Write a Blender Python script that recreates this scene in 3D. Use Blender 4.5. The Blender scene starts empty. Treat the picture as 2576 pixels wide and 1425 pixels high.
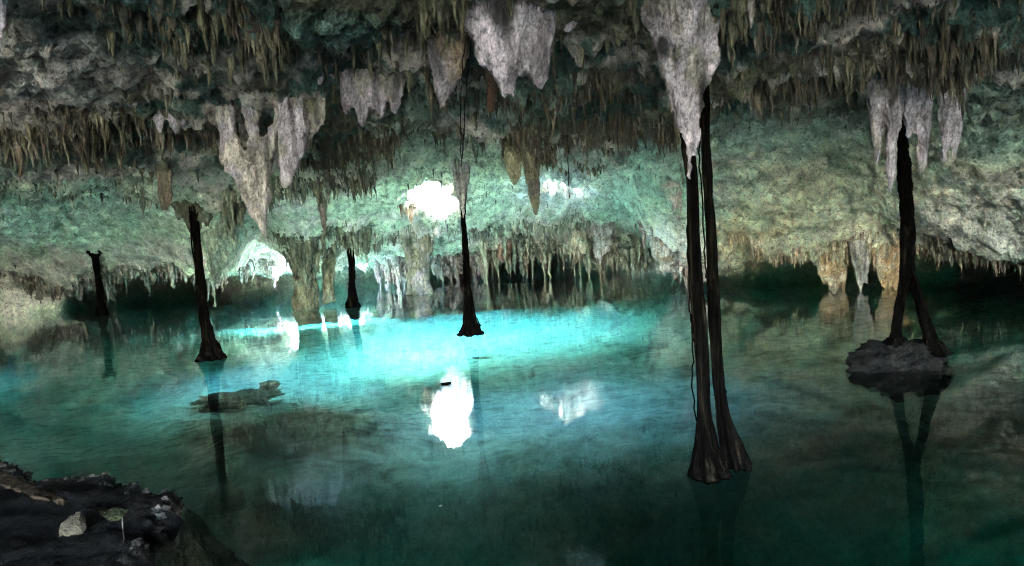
import bpy, bmesh, math, random
import numpy as np
from mathutils import Vector, Matrix

random.seed(7)
rng = np.random.default_rng(7)
scene = bpy.context.scene
COL = scene.collection
R = math.radians

# ----------------------------------------------------------------- camera
F, CXP, CYP = 1840.0, 1288.0, 712.5          # measured on the photograph at 2576 x 1425
CAMH = 2.0
PITCH, ROLL = math.atan(152.0 / F), R(4.3)
cp, sp_ = math.cos(PITCH), math.sin(PITCH)
FWD = np.array([0, cp, -sp_]); R0 = np.array([1.0, 0, 0]); U0 = np.array([0, sp_, cp])
RT = math.cos(ROLL) * R0 - math.sin(ROLL) * U0
UP = math.sin(ROLL) * R0 + math.cos(ROLL) * U0
cam_d = bpy.data.cameras.new("camera"); cam = bpy.data.objects.new("camera", cam_d); COL.objects.link(cam)
cam_d.sensor_width = 36.0; cam_d.lens = 36.0 * F / 2576.0
cam_d.clip_start = 0.05; cam_d.clip_end = 500
m = Matrix(((RT[0], UP[0], -FWD[0], 0), (RT[1], UP[1], -FWD[1], 0), (RT[2], UP[2], -FWD[2], CAMH), (0, 0, 0, 1)))
cam.matrix_world = m
scene.camera = cam

# ----------------------------------------------------------------- sky, sun, exposure
SUN_EL, SUN_AZ = R(36), R(8)                # azimuth: direction the sun stands in, clockwise from +y
world = bpy.data.worlds.new("World"); scene.world = world; world.use_nodes = True
wn = world.node_tree.nodes; wl = world.node_tree.links
bg = wn["Background"]
sky = wn.new("ShaderNodeTexSky"); sky.sky_type = 'NISHITA'; sky.sun_disc = False
sky.dust_density = 2.5; sky.ozone_density = 0.5; sky.sun_elevation = SUN_EL; sky.sun_rotation = SUN_AZ
wl.new(sky.outputs[0], bg.inputs[0]); bg.inputs[1].default_value = 0.15
sun_d = bpy.data.lights.new("sun", 'SUN'); sun = bpy.data.objects.new("sun", sun_d); COL.objects.link(sun)
sun_d.energy = 0.32; sun_d.angle = R(85); sun_d.color = (1.0, 0.95, 0.87)
sdir = Vector((math.sin(SUN_AZ) * math.cos(SUN_EL), math.cos(SUN_AZ) * math.cos(SUN_EL), math.sin(SUN_EL)))
sun.rotation_euler = sdir.to_track_quat('Z', 'Y').to_euler()
sun.location = sdir * 60
vs = scene.view_settings
vs.view_transform = 'Standard'; vs.look = 'None'; vs.gamma = 1.0; vs.exposure = 8.1
cy = scene.cycles
cy.max_bounces = 10; cy.diffuse_bounces = 6; cy.glossy_bounces = 4; cy.transmission_bounces = 6
cy.transparent_max_bounces = 16; cy.volume_bounces = 0
cy.sample_clamp_indirect = 6.0; cy.blur_glossy = 0.5
cy.use_denoising = True; cy.denoiser = 'OPENIMAGEDENOISE'; cy.denoising_prefilter = 'NONE'; cy.pixel_filter_type = 'BLACKMAN_HARRIS'; cy.filter_width = 1.15

def portal(name, loc, rot, sx, sy):
    d = bpy.data.lights.new(name, 'AREA'); d.shape = 'RECTANGLE'; d.size = sx; d.size_y = sy
    d.cycles.is_portal = True
    o = bpy.data.objects.new(name, d); COL.objects.link(o); o.location = loc; o.rotation_euler = rot
    return o

# ----------------------------------------------------------------- numpy helpers
_perm = np.random.default_rng(3).permutation(256).astype(np.int32)
PERM = np.concatenate([_perm, _perm, _perm])
_g = np.random.default_rng(5).normal(size=(256, 3)); GRAD = (_g / np.linalg.norm(_g, axis=1)[:, None]).astype(np.float32)

def perlin(p):
    p = np.asarray(p, dtype=np.float32)
    i = np.floor(p).astype(np.int32); f = p - i; i &= 255
    u = f * f * f * (f * (f * 6 - 15) + 10)
    out = np.zeros(len(p), dtype=np.float32)
    for dx in (0, 1):
        wx = u[:, 0] if dx else 1 - u[:, 0]
        for dy in (0, 1):
            wy = u[:, 1] if dy else 1 - u[:, 1]
            for dz in (0, 1):
                wz = u[:, 2] if dz else 1 - u[:, 2]
                h = PERM[PERM[PERM[(i[:, 0] + dx) & 255] + ((i[:, 1] + dy) & 255)] + ((i[:, 2] + dz) & 255)]
                g = GRAD[h]
                d = g[:, 0] * (f[:, 0] - dx) + g[:, 1] * (f[:, 1] - dy) + g[:, 2] * (f[:, 2] - dz)
                out += wx * wy * wz * d
    return out * 1.6

def fbm(p, octaves=4, gain=0.5, lac=2.03):
    p = np.asarray(p, dtype=np.float32); a = 1.0; s = np.zeros(len(p), dtype=np.float32)
    for k in range(octaves):
        s += a * perlin(p + 17.3 * k); p = p * lac; a *= gain
    return s

def smooth(e0, e1, x):
    t = np.clip((x - e0) / (e1 - e0), 0, 1); return t * t * (3 - 2 * t)

def P(X, Y, d):
    "the point seen at photo pixel (X, Y) whose forward distance is d metres"
    v = FWD + RT * (X - CXP) / F + UP * (CYP - Y) / F
    return np.array([0, 0, CAMH]) + v * (d / v[1])

def W(X, Y, z=0.0):
    v = FWD + RT * (X - CXP) / F + UP * (CYP - Y) / F
    return np.array([0, 0, CAMH]) + v * ((z - CAMH) / v[2])

def project(p):
    q = p - np.array([0, 0, CAMH]); w = np.maximum(q @ FWD, 0.05)
    return CXP + F * (q @ RT) / w, CYP - F * (q @ UP) / w

# ----------------------------------------------------------------- materials
def new_mat(name):
    mt = bpy.data.materials.new(name); mt.use_nodes = True
    nt = mt.node_tree; return mt, nt, nt.nodes["Principled BSDF"]

def rock_material(name, fine=1.0, bump=0.6, rough=0.85, stretch=1.0, pits=0.5, spec=0.3, lo=0.5):
    "vertex colour (the rock's own patches) broken up by noise, dark pits and cracks, with bump"
    mt, nt, b = new_mat(name); N = nt.nodes; L = nt.links
    geo = N.new("ShaderNodeNewGeometry"); mp = N.new("ShaderNodeMapping")
    mp.inputs["Scale"].default_value = (1, 1, stretch); L.new(geo.outputs["Position"], mp.inputs[0])
    att = N.new("ShaderNodeAttribute"); att.attribute_name = "Col"
    n1 = N.new("ShaderNodeTexNoise"); n1.inputs["Scale"].default_value = 9 * fine; n1.inputs["Detail"].default_value = 8; n1.inputs["Roughness"].default_value = 0.68
    n2 = N.new("ShaderNodeTexNoise"); n2.inputs["Scale"].default_value = 34 * fine; n2.inputs["Detail"].default_value = 5; n2.inputs["Roughness"].default_value = 0.7
    vo = N.new("ShaderNodeTexVoronoi"); vo.inputs["Scale"].default_value = 13 * fine; vo.inputs["Randomness"].default_value = 1
    L.new(mp.outputs[0], n1.inputs["Vector"]); L.new(mp.outputs[0], n2.inputs["Vector"])
    # distort the voronoi by noise so pits are ragged
    ad = N.new("ShaderNodeMixRGB"); ad.blend_type = 'ADD'; ad.inputs[0].default_value = 0.12 / fine
    L.new(mp.outputs[0], ad.inputs[1]); L.new(n1.outputs["Color"], ad.inputs[2]); L.new(ad.outputs[0], vo.inputs["Vector"])
    r1 = N.new("ShaderNodeMapRange"); r1.inputs[1].default_value = 0.3; r1.inputs[2].default_value = 0.7; r1.inputs[3].default_value = lo; r1.inputs[4].default_value = 2 - lo - .12
    L.new(n1.outputs["Fac"], r1.inputs[0])
    r2 = N.new("ShaderNodeMapRange"); r2.inputs[1].default_value = 0.33; r2.inputs[2].default_value = 0.6; r2.inputs[3].default_value = lo; r2.inputs[4].default_value = 1.2
    L.new(n2.outputs["Fac"], r2.inputs[0])
    rv = N.new("ShaderNodeMapRange"); rv.inputs[1].default_value = 0.06; rv.inputs[2].default_value = 0.28; rv.inputs[3].default_value = 1 - pits; rv.inputs[4].default_value = 1.0
    L.new(vo.outputs["Distance"], rv.inputs[0])
    n0 = N.new("ShaderNodeTexNoise"); n0.inputs["Scale"].default_value = 2.6 * fine; n0.inputs["Detail"].default_value = 7; n0.inputs["Roughness"].default_value = 0.72; n0.inputs["Distortion"].default_value = .4
    L.new(mp.outputs[0], n0.inputs["Vector"])
    r0 = N.new("ShaderNodeMapRange"); r0.inputs[1].default_value = 0.36; r0.inputs[2].default_value = 0.64; r0.inputs[3].default_value = lo - .1; r0.inputs[4].default_value = 2 - lo
    L.new(n0.outputs["Fac"], r0.inputs[0])
    m0 = N.new("ShaderNodeMath"); m0.operation = 'MULTIPLY'; L.new(r0.outputs[0], m0.inputs[0]); L.new(r1.outputs[0], m0.inputs[1])
    mu = N.new("ShaderNodeMath"); mu.operation = 'MULTIPLY'; L.new(m0.outputs[0], mu.inputs[0]); L.new(r2.outputs[0], mu.inputs[1])
    mu2 = N.new("ShaderNodeMath"); mu2.operation = 'MULTIPLY'; L.new(mu.outputs[0], mu2.inputs[0]); L.new(rv.outputs[0], mu2.inputs[1])
    vm = N.new("ShaderNodeVectorMath"); vm.operation = 'SCALE'; L.new(att.outputs["Color"], vm.inputs[0]); L.new(mu2.outputs[0], vm.inputs["Scale"])
    L.new(vm.outputs[0], b.inputs["Base Color"])
    b.inputs["Roughness"].default_value = rough; b.inputs["Specular IOR Level"].default_value = spec
    hs = N.new("ShaderNodeMath"); hs.operation = 'MULTIPLY_ADD'; hs.inputs[1].default_value = 0.6
    L.new(n2.outputs["Fac"], hs.inputs[0]); L.new(n1.outputs["Fac"], hs.inputs[2])
    h2 = N.new("ShaderNodeMath"); h2.operation = 'MULTIPLY_ADD'; h2.inputs[1].default_value = 0.8 * pits
    L.new(rv.outputs[0], h2.inputs[0]); L.new(hs.outputs[0], h2.inputs[2])
    bp = N.new("ShaderNodeBump"); bp.inputs["Strength"].default_value = bump; bp.inputs["Distance"].default_value = 0.10 / fine
    L.new(h2.outputs[0], bp.inputs["Height"]); L.new(bp.outputs[0], b.inputs["Normal"])
    return mt

M_CEIL = rock_material("pitted_limestone", .8, 0.9, 0.9, 1.0, 0.7, .3, .62)
M_STAL = rock_material("flowstone", 2.2, 0.7, 0.7, 0.35, 0.35, 0.35)
M_FORM = rock_material("dripstone", 1.6, 0.55, 0.65, 0.4, 0.35, 0.35)
M_SMALL = rock_material("fringe_dripstone", 2.5, 0.6, 0.75, 0.4, 0.3, 0.3)
M_ROOT = rock_material("root_bark", 5.0, 0.8, 0.95, 0.12, 0.3, 0.0)
M_BANK = rock_material("dark_soil", 2.0, 0.9, 0.85, 1.0, 0.5, 0.1)
M_BED = rock_material("lake_marl", 1.6, 0.25, 0.9, 1.0, 0.2, 0.05, .82)

# ----------------------------------------------------------------- object helpers
def link_mesh(name, me, mat, parent=None):
    o = bpy.data.objects.new(name, me); COL.objects.link(o); me.materials.append(mat)
    if parent: o.parent = parent
    return o

def np_mesh(name, V, Fq, col=None, smooth_shade=True):
    me = bpy.data.meshes.new(name)
    V = np.asarray(V, dtype=np.float32); Fq = np.asarray(Fq, dtype=np.int32); k = Fq.shape[1]
    me.vertices.add(len(V)); me.vertices.foreach_set("co", V.ravel())
    me.loops.add(Fq.size); me.loops.foreach_set("vertex_index", Fq.ravel())
    me.polygons.add(len(Fq)); me.polygons.foreach_set("loop_start", np.arange(0, Fq.size, k, dtype=np.int32))
    me.update(calc_edges=True); me.validate()
    me.polygons.foreach_set("use_smooth", np.full(len(me.polygons), smooth_shade)); 
    if col is not None: set_col(me, col)
    me.update()
    return me

def set_col(me, col):
    a = me.color_attributes.new("Col", 'FLOAT_COLOR', 'POINT')
    c = np.ones((len(me.vertices), 4), dtype=np.float32); c[:, :3] = col; a.data.foreach_set("color", c.ravel())

def tag(o, label, cat, group=None):
    o["label"] = label; o["category"] = cat
    if group: o["group"] = group
    return o

def structure(o): o["kind"] = "structure"; return o
def stuff(o, label, cat): o["kind"] = "stuff"; return tag(o, label, cat)

# rock colours (albedo)
PALE = np.array([.46, .39, .335]); LAV = np.array([.54, .445, .47]); ALGAE = np.array([.37, .395, .28]); MOSS = np.array([.06, .10, .08])
OLIVE = np.array([.125, .11, .065]); BROWN = np.array([.13, .095, .065]); ORANGE = np.array([.42, .25, .12]); PINK = np.array([.50, .34, .29])
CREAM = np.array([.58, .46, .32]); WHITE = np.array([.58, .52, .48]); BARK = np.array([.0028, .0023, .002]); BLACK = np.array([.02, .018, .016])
TEAL = np.array([.27, .35, .27])

# ----------------------------------------------------------------- ceiling height
PROF = {   # photo column -> (forward distance, height above the water)
    -700: [(0, 3.8), (7, 3.4), (14, 3.0), (20, 2.2), (22, .2), (23, -6.0)],
    0:    [(0, 3.8), (5, 3.5), (7.2, 3.35), (9, 3.15), (14, 3.1), (22, 2.85), (25, 2.2), (26.5, .5), (28, -6.0)],
    180:  [(0, 3.8), (5, 3.5), (7.4, 3.3), (9.3, 3.1), (14, 3.05), (21, 2.8), (24, 2.1), (26.5, .9), (28, .6), (38, .5), (42, -6.0)],
    370:  [(0, 3.8), (5, 3.5), (7.5, 3.3), (9.5, 3.1), (14, 3.0), (20, 2.7), (24, 2.0), (26, 1.25), (27, 1.15), (36, .9), (46, .6), (48, -6.0)],
    560:  [(0, 3.8), (5, 3.5), (8, 3.2), (12, 2.95), (15, 2.75), (17, 2.3), (19, 1.6), (21, 1.25), (30, 1.0), (44, .6), (46, -6.0)],
    650: [(0, 3.8), (5, 3.5), (8, 3.2), (14, 2.95), (18, 2.75), (22, 2.2), (24, 1.4), (25.5, .95), (27, .9), (34, .8), (38, -6.0)],
    780: [(0, 3.8), (5, 3.5), (8, 3.25), (14, 2.95), (17, 2.7), (18.5, 2.1), (20, 1.4), (22, 1.0), (30, .9), (37, -6.0)],
    950: [(0, 3.8), (5, 3.5), (9, 3.25), (14, 3.1), (18, 2.8), (20.5, 2.4), (22, 1.95), (24, 1.4), (26, 1.05), (32, .85), (38, -6.0)],
    1150: [(0, 3.8), (5, 3.55), (9, 3.3), (14, 3.3), (17, 3.1), (20, 2.65), (22, 2.3), (24, 1.75), (26, 1.25), (28, .95), (34, .75), (44, .6), (47, -6.0)],
    1400: [(0, 3.8), (5, 3.55), (9, 3.2), (11, 3.15), (14, 3.2), (18, 3.0), (21, 2.6), (23, 1.95), (25, 1.3), (27, .95), (33, .7), (42, .5), (45, -6.0)],
    1550: [(0, 3.8), (5, 3.5), (9, 3.2), (14, 3.1), (18, 2.8), (21, 2.4), (24, 1.5), (25.3, .4), (26, .38), (31, .4), (33, -6.0)],
    1720: [(0, 3.8), (5, 3.5), (9, 3.15), (12, 3.1), (15, 2.7), (17, 1.8), (18.3, .55), (19, .5), (24, .55), (28, -6.0)],
    2100: [(0, 3.8), (5, 3.5), (8, 3.25), (11, 3.15), (13, 2.6), (15, 1.6), (16.2, .62), (17, .72), (20, .8), (25, .6), (27, -6.0)],
    2576: [(0, 3.8), (5, 3.5), (7, 3.2), (8.6, 3.0), (10.8, 1.9), (12.3, .68), (13, .74), (17, .75), (21, .5), (23, -6.0)],
    3300: [(0, 3.8), (5, 3.3), (6.2, 3.0), (8, 1.6), (9, .5), (12, .3), (14, -6.0)],
}
PX = sorted(PROF); DGRID = np.concatenate([np.linspace(0, 30, 241), np.linspace(30.5, 60, 40)])
PT = np.array([np.interp(DGRID, *zip(*PROF[k])) for k in PX])
for _ in range(6): PT[:, 1:-1] = (PT[:, :-2] + 2 * PT[:, 1:-1] + PT[:, 2:]) / 4

HOLES = [  # x, y, half-width, half-length : openings to the sky, some added only to light the cave
    (-1.8, 19.1, 0.58, 2.6),
    (1.35, 18.9, .9, 1.4),
    (-6.5, 25.0, 1.4, 1.9),
    (-15.6, 13.5, 1.6, 1.8),  # unseen opening added to light the left ceiling slope
    (0.3, 10.15, 0.7, 0.62),  # added opening, hidden behind the fringe, to light the nearer bed
    (-4.3, 14.4, 0.95, 1.0),  # added hidden opening that spreads light over the left middle bed
]
RIDGES = []   # (plan polyline, drop, width)

def base_ceiling(x, y):
    az = np.arctan2(x, np.maximum(y, -1e6)); s = np.where(np.abs(az) < R(62), np.tan(np.clip(az, -R(62), R(62))), np.sign(az) * math.tan(R(62)))
    Xc = np.clip(CXP + F * s, PX[0], PX[-1]); sc = (Xc - CXP) / F
    d = np.hypot(x, y) / np.sqrt(1 + sc * sc)
    j = np.clip(np.searchsorted(PX, Xc) - 1, 0, len(PX) - 2); pxa = np.array(PX, dtype=float)
    t = (Xc - pxa[j]) / (pxa[j + 1] - pxa[j]); t = t * t * (3 - 2 * t) * 0.5 + t * 0.5
    fi = np.interp(d, DGRID, np.arange(len(DGRID))); i0 = np.clip(fi.astype(int), 0, len(DGRID) - 2); ft = fi - i0
    za = PT[j, i0] * (1 - ft) + PT[j, i0 + 1] * ft; zb = PT[j + 1, i0] * (1 - ft) + PT[j + 1, i0 + 1] * ft
    return za * (1 - t) + zb * t

def seg_dist(x, y, pts):
    best = np.full(len(x), 1e9)
    for (x0, y0), (x1, y1) in zip(pts[:-1], pts[1:]):
        dx, dy = x1 - x0, y1 - y0; l2 = dx * dx + dy * dy + 1e-9
        t = np.clip(((x - x0) * dx + (y - y0) * dy) / l2, 0, 1)
        best = np.minimum(best, np.hypot(x - x0 - t * dx, y - y0 - t * dy))
    return best

def hole_mask(x, y):
    q = np.stack([x * 1.3, y * 1.3, x * 0], 1); w = 0.28 * fbm(q, 3)
    mk = np.zeros(len(x))
    for hx, hy, a, b in HOLES:
        e = np.sqrt(((x - hx) / a) ** 2 + ((y - hy) / b) ** 2) + w
        mk = np.maximum(mk, 1 - smooth(0.80, 1.0, e))
    return mk

def ceiling(x, y, detail=True):
    x = np.asarray(x, dtype=np.float64); y = np.asarray(y, dtype=np.float64)
    q = np.stack([x, y, 0 * x], 1)
    # domain warp keeps the ledges from being smooth curves
    wx = 0.5 * perlin(q * 0.45 + 5.1); wy = 0.8 * perlin(q * 0.4 + 9.7)
    z = base_ceiling(x + wx, y + wy)
    wr = np.zeros(len(x))
    for pts, drop, wid, lump in RIDGES:
        dd = seg_dist(x + 0.6 * wx, y + 0.6 * wy, pts); g = np.exp(-(dd / wid) ** 2); z = z - drop * g; wr = np.maximum(wr, g * lump)
    if detail:      # the ledges carry lumpy, half-merged drips
        z = z - wr * (.30 * np.clip(perlin(q * 2.6 + 40), -.2, 1) + .22 * np.clip(perlin(q * 5.5 + 60), 0, 1) ** 1.3 + .12 * np.clip(perlin(q * 12 + 80), 0, 1) + .06 * np.clip(perlin(q * 26 + 80), 0, 1))
    z = z + 0.13 * fbm(q * 0.7, 2)
    far = smooth(8, 12, np.hypot(x, y))
    z = z + far * (.16 * fbm(q * 1.25 + 70, 2) - .10 * np.abs(perlin(q * 1.9 + 33)))
    if detail:
        z = z + .13 * smooth(.28, .6, perlin(q * np.array([3.0, 2.2, 1]) + 90)) * (.4 + .6 * far) + .07 * smooth(.3, .6, perlin(q * np.array([7.5, 5.5, 1]) + 120))
        r = perlin(q * 2.1 + 3.3); z = z - 0.07 * np.abs(r) * 1.6
        z = z + 0.085 * fbm(q * 4.3 + 1.7, 4, 0.62) + 0.016 * fbm(q * 17 + 8.1, 2, 0.6)
        q3 = np.stack([x * 7, y * 7, z * 3], 1); z = z - 0.05 * np.clip(perlin(q3), 0, 1) ** 2 * 2
    return z

def plan(X, Y, d):
    p = P(X, Y, d); return (p[0], p[1])

# fringes of small stalactites: path in the photo (X, Y at the root, distance), depth spread, lengths, count, colour, ridge
FR = [
    dict(k="tl", ls=0.55,  path=[(380, 20, 4.7), (560, 30, 4.6), (720, 60, 4.9)], sp=.35, ln=(.08, .32), n=60, c=OLIVE, c2=BROWN, ridge=(.10, .4), rad=.10,
         lab="short dark stalactite in the fringe along the top edge left of centre"),
    dict(k="l1", ls=.5,  path=[(-60, 300, 7.0), (150, 300, 7.3), (330, 310, 7.6), (480, 300, 7.9), (600, 330, 8.2)], sp=.7, ln=(.12, .55), n=420, c=OLIVE, c2=BROWN, ridge=(.14, .55), rad=.12,
         lab="brown olive stalactite in the ledge fringe left of the big tapering grey stalactite"),
    dict(k="l2", ls=.5,  path=[(740, 330, 9.2), (860, 320, 9.0), (980, 300, 8.8), (1045, 280, 8.6)], sp=.8, ln=(.12, .5), n=420, c=OLIVE * .8, c2=OLIVE, ridge=(.22, .6), rad=.10,
         lab="dark pointed stalactite in the fringe between the grey lobed cluster and the central opening"),
    dict(k="l3", ls=1.1,  path=[(560, 440, 12.0), (700, 440, 12.0), (850, 420, 11.8), (930, 390, 11.5)], sp=1.1, ln=(.1, .42), n=420, c=OLIVE * 1.5, c2=ALGAE * .7, ridge=(.5, .6), rad=.12,
         lab="green brown stalactite in the curtain behind the tapering grey stalactite"),
    dict(k="l4",  path=[(-60, 420, 10), (200, 440, 11), (420, 450, 12)], sp=1.4, ln=(.06, .28), n=260, c=ALGAE * .55, c2=ALGAE * .9, ridge=(.06, .8), rad=.14,
         lab="small moss coloured stalactite on the sloping green ceiling at left"),
    dict(k="m1", ls=.5,  path=[(1100, 215, 7.0), (1230, 225, 7.2), (1330, 200, 7.4), (1480, 190, 7.3), (1640, 170, 7.0)], sp=.7, ln=(.1, .42), n=420, c=OLIVE, c2=BROWN, ridge=(.10, .5), rad=.10,
         lab="dark olive stalactite in the upper fringe right of the big lavender stalactite"),
    dict(k="m2", ls=.5,  path=[(1285, 300, 9.0), (1380, 310, 9.2), (1520, 300, 9.3), (1640, 280, 9.0), (1720, 260, 8.6)], sp=.75, ln=(.15, .6), n=520, c=OLIVE, c2=BROWN * .9, ridge=(.22, .6), rad=.10,
         lab="dark brown stalactite in the lower fringe above the bright central opening"),
    dict(k="m3",  path=[(1360, 390, 13.5), (1430, 390, 14.0), (1520, 390, 14.0)], sp=.6, ln=(.15, .55), n=130, c=ORANGE * .7, c2=OLIVE * 1.6, ridge=(.12, .6), rad=.11,
         lab="orange-lit brown stalactite hanging over the bright wall right of the opening"),  # light from the opening is put into the orange
    dict(k="r1", ls=0.4,  path=[(1820, 60, 5.6), (2000, 60, 5.4), (2200, 40, 5.2), (2420, 20, 5.0), (2640, 0, 4.8)], sp=.7, ln=(.1, .5), n=520, c=OLIVE * .85, c2=BROWN, ridge=(.06, .5), rad=.09,
         lab="dark brown stalactite in the upper fringe at the top right"),
    dict(k="r2", ls=.5,  path=[(1790, 190, 7.3), (1950, 190, 7.2), (2100, 160, 7.0), (2300, 130, 6.6), (2480, 130, 6.4), (2640, 120, 6.2)], sp=.7, ln=(.12, .55), n=560, c=OLIVE * .85, c2=BROWN, ridge=(.18, .55), rad=.09,
         lab="long olive brown stalactite in the ragged fringe above the pale right wall"),
    dict(k="c1", ls=.85,  path=[(690, 540, 18.6), (780, 550, 19.2), (870, 560, 19.6), (930, 570, 20.5)], sp=.9, ln=(.2, .9), n=260, c=ALGAE * .62, c2=OLIVE * 2.0, ridge=(.2, .7), rad=.13,
         lab="mossy green stalactite in the far curtain beside the two water columns"),
    dict(k="c2", ls=1.25,  path=[(930, 575, 26), (1060, 575, 27), (1200, 570, 27.5)], sp=.9, ln=(.4, 1.15), n=120, c=PINK, c2=WHITE * .9, ridge=(.2, .8), rad=.15,
         lab="pinkish stalactite hanging close to the water at the far back"),
    dict(k="c3", ls=1.25,  path=[(1200, 560, 25.5), (1300, 560, 25.5), (1420, 560, 25)], sp=.9, ln=(.3, 1.1), n=150, c=CREAM * .7, c2=ALGAE * .8, ridge=(.2, .8), rad=.13,
         lab="cream and green stalactite in the far fringe right of the central root"),
    dict(k="c3b", path=[(900, 520, 21.5), (1040, 535, 22.5), (1180, 545, 23), (1340, 540, 23), (1480, 545, 22.5)], sp=.8, ln=(.15, .6), n=300, c=ALGAE * .8, c2=CREAM * .7, ridge=(.12, .7), rad=.13,
         lab="short green stalactite in the far fringe under the bright opening"),
    dict(k="c4", ls=1.1,  path=[(1420, 600, 24.5), (1520, 610, 24.6), (1620, 620, 24), (1700, 630, 22.0)], sp=.5, ln=(.4, 1.3), n=170, c=CREAM * .75, c2=ALGAE * .9, ridge=(.1, .5), rad=.12,
         lab="pale fluted stalactite in the skirt touching the water right of the far void"),
    dict(k="c5", ls=1.2,  path=[(1620, 600, 18.6), (1700, 630, 18.2), (1780, 650, 17.6)], sp=.5, ln=(.25, .8), n=90, c=WHITE * .9, c2=PINK, ridge=(.1, .5), rad=.16,
         lab="whitish stalactite on the pale bluff behind the twin roots"),
    dict(k="o1",  path=[(1830, 650, 16.8), (1960, 640, 16.4), (2080, 645, 16.0), (2200, 650, 15.5), (2330, 650, 14.7)], sp=.5, ln=(.12, .55), n=300, c=ORANGE * 1.2, c2=CREAM, ridge=(.16, .5), rad=.13,
         lab="rusty orange stalactite along the bottom lip of the pale right wall"),
    dict(k="o2",  path=[(2330, 645, 14.2), (2450, 650, 13.4), (2640, 650, 12.4)], sp=.6, ln=(.15, .6), n=230, c=OLIVE * 1.3, c2=BROWN * 1.3, ridge=(.10, .5), rad=.12,
         lab="brown stalactite low over dark water at the right edge"),
    dict(k="w1", ls=.85,  path=[(595, 610, 24.0), (640, 610, 24.4), (700, 630, 24.6)], sp=.5, ln=(.2, .75), n=70, c=WHITE * .75, c2=PALE * .7, ridge=(.15, .6), rad=.15,
         lab="bright white stalactite in the lit patch above the far dark void"),
    dict(k="v1", ls=.85,  path=[(180, 680, 25.5), (330, 660, 25.4), (450, 660, 24.5), (560, 660, 22)], sp=.7, ln=(.2, .9), n=220, c=PALE * .6, c2=ALGAE * .6, ridge=(.1, .7), rad=.16,
         lab="grey stalactite on the lip of the dark void at far left"),
    dict(k="v2",  path=[(-60, 690, 26), (60, 690, 26), (180, 690, 26)], sp=.8, ln=(.2, .9), n=120, c=PALE * .6, c2=BROWN * 1.3, ridge=(.1, .7), rad=.22,
         lab="grey brown stalactite on the low rim at the left edge"),
]
FR.append(dict(k='g1', ls=1.0, path=[(1000, 470, 19.0), (1040, 475, 19.3), (1062, 470, 19.6)], sp=.3, ln=(.15, .6), n=45, c=ORANGE * 1.1, c2=CREAM, ridge=(.1, .4), rad=.13, lab='sunlit orange stalactite along the left rim of the bright opening'))  # warm sunlight on this rim is painted in as orange
for f in FR:
    f["xy"] = [plan(*q) for q in f["path"]]
    RIDGES.append((f["xy"], f["ridge"][0] * .45, f["ridge"][1], .25 if f["k"] in ("l4", "l3", "tl") else .8))
    f["ln"] = (f["ln"][0] * .35, f["ln"][1] * f.get("ls", .62)); f["n"] = int(f["n"] * 5.2)

# ----------------------------------------------------------------- cave ceiling and walls: one sheet in rings round the camera
azf = np.linspace(-R(37.5), R(37.5), 1050)
azo = np.concatenate([np.linspace(-R(180), -R(38), 150), azf, np.linspace(R(38), R(180), 150)])
rr = np.concatenate([np.linspace(0.15, 2.4, 14), np.exp(np.linspace(math.log(2.6), math.log(54), 660))])
A, Rr = np.meshgrid(azo, rr, indexing='ij'); na, nr = A.shape
cx_, cy_ = (np.sin(A) * Rr).ravel(), (np.cos(A) * Rr).ravel()
cz_ = ceiling(cx_, cy_)
hm = hole_mask(cx_, cy_)
cz_ = cz_ + hm * np.where(cx_ > 0, np.where(cy_ < 14, 1.8, 3.0), np.where(cx_ < -10, 2.4, np.where((cx_ < -2.6) & (cy_ < 18), 2.4, 1.0)))
nx, ny = plan(295, 180, 5.5); cz_ = cz_ + .55 * np.exp(-((((cx_ - nx) / .085) ** 2 + ((cy_ - ny) / .17) ** 2) ** 2))     # a dark niche in the roof
# mouth of the cave behind the camera: the roof stays up there and ends
az1 = A.ravel(); back = smooth(R(156.5), R(165.5), np.abs(az1)); r1 = Rr.ravel()
cz_ = cz_ * (1 - back) + back * (3.3 + 0.15 * fbm(np.stack([cx_, cy_, 0 * cx_], 1) * .6, 3))
idx = np.arange(na * nr).reshape(na, nr)
q = np.stack([idx[:-1, :-1], idx[1:, :-1], idx[1:, 1:], idx[:-1, 1:]], -1).reshape(-1, 4)
keep = (hm[q].min(1) < 0.97) & ~((back[q].min(1) > .5) & (r1[q].min(1) > 7)) & (cz_[q].max(1) > -3.3)
q = q[keep]
V = np.stack([cx_, cy_, cz_], 1)
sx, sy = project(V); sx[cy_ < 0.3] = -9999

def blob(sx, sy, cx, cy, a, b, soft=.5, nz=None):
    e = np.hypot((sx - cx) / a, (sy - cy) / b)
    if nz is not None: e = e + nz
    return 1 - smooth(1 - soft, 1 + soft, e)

def mixc(c, col, w): return c + (col - c) * w[:, None]
qn = V * np.array([1, 1, 1.0])
nzA = fbm(qn * .9 + 4, 4); nzB = fbm(qn * 2.6 + 11, 4, .6); nzC = fbm(qn * 7 + 2, 3, .6)
col = np.tile(PALE, (len(V), 1))
dist = np.hypot(cx_, cy_)
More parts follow.
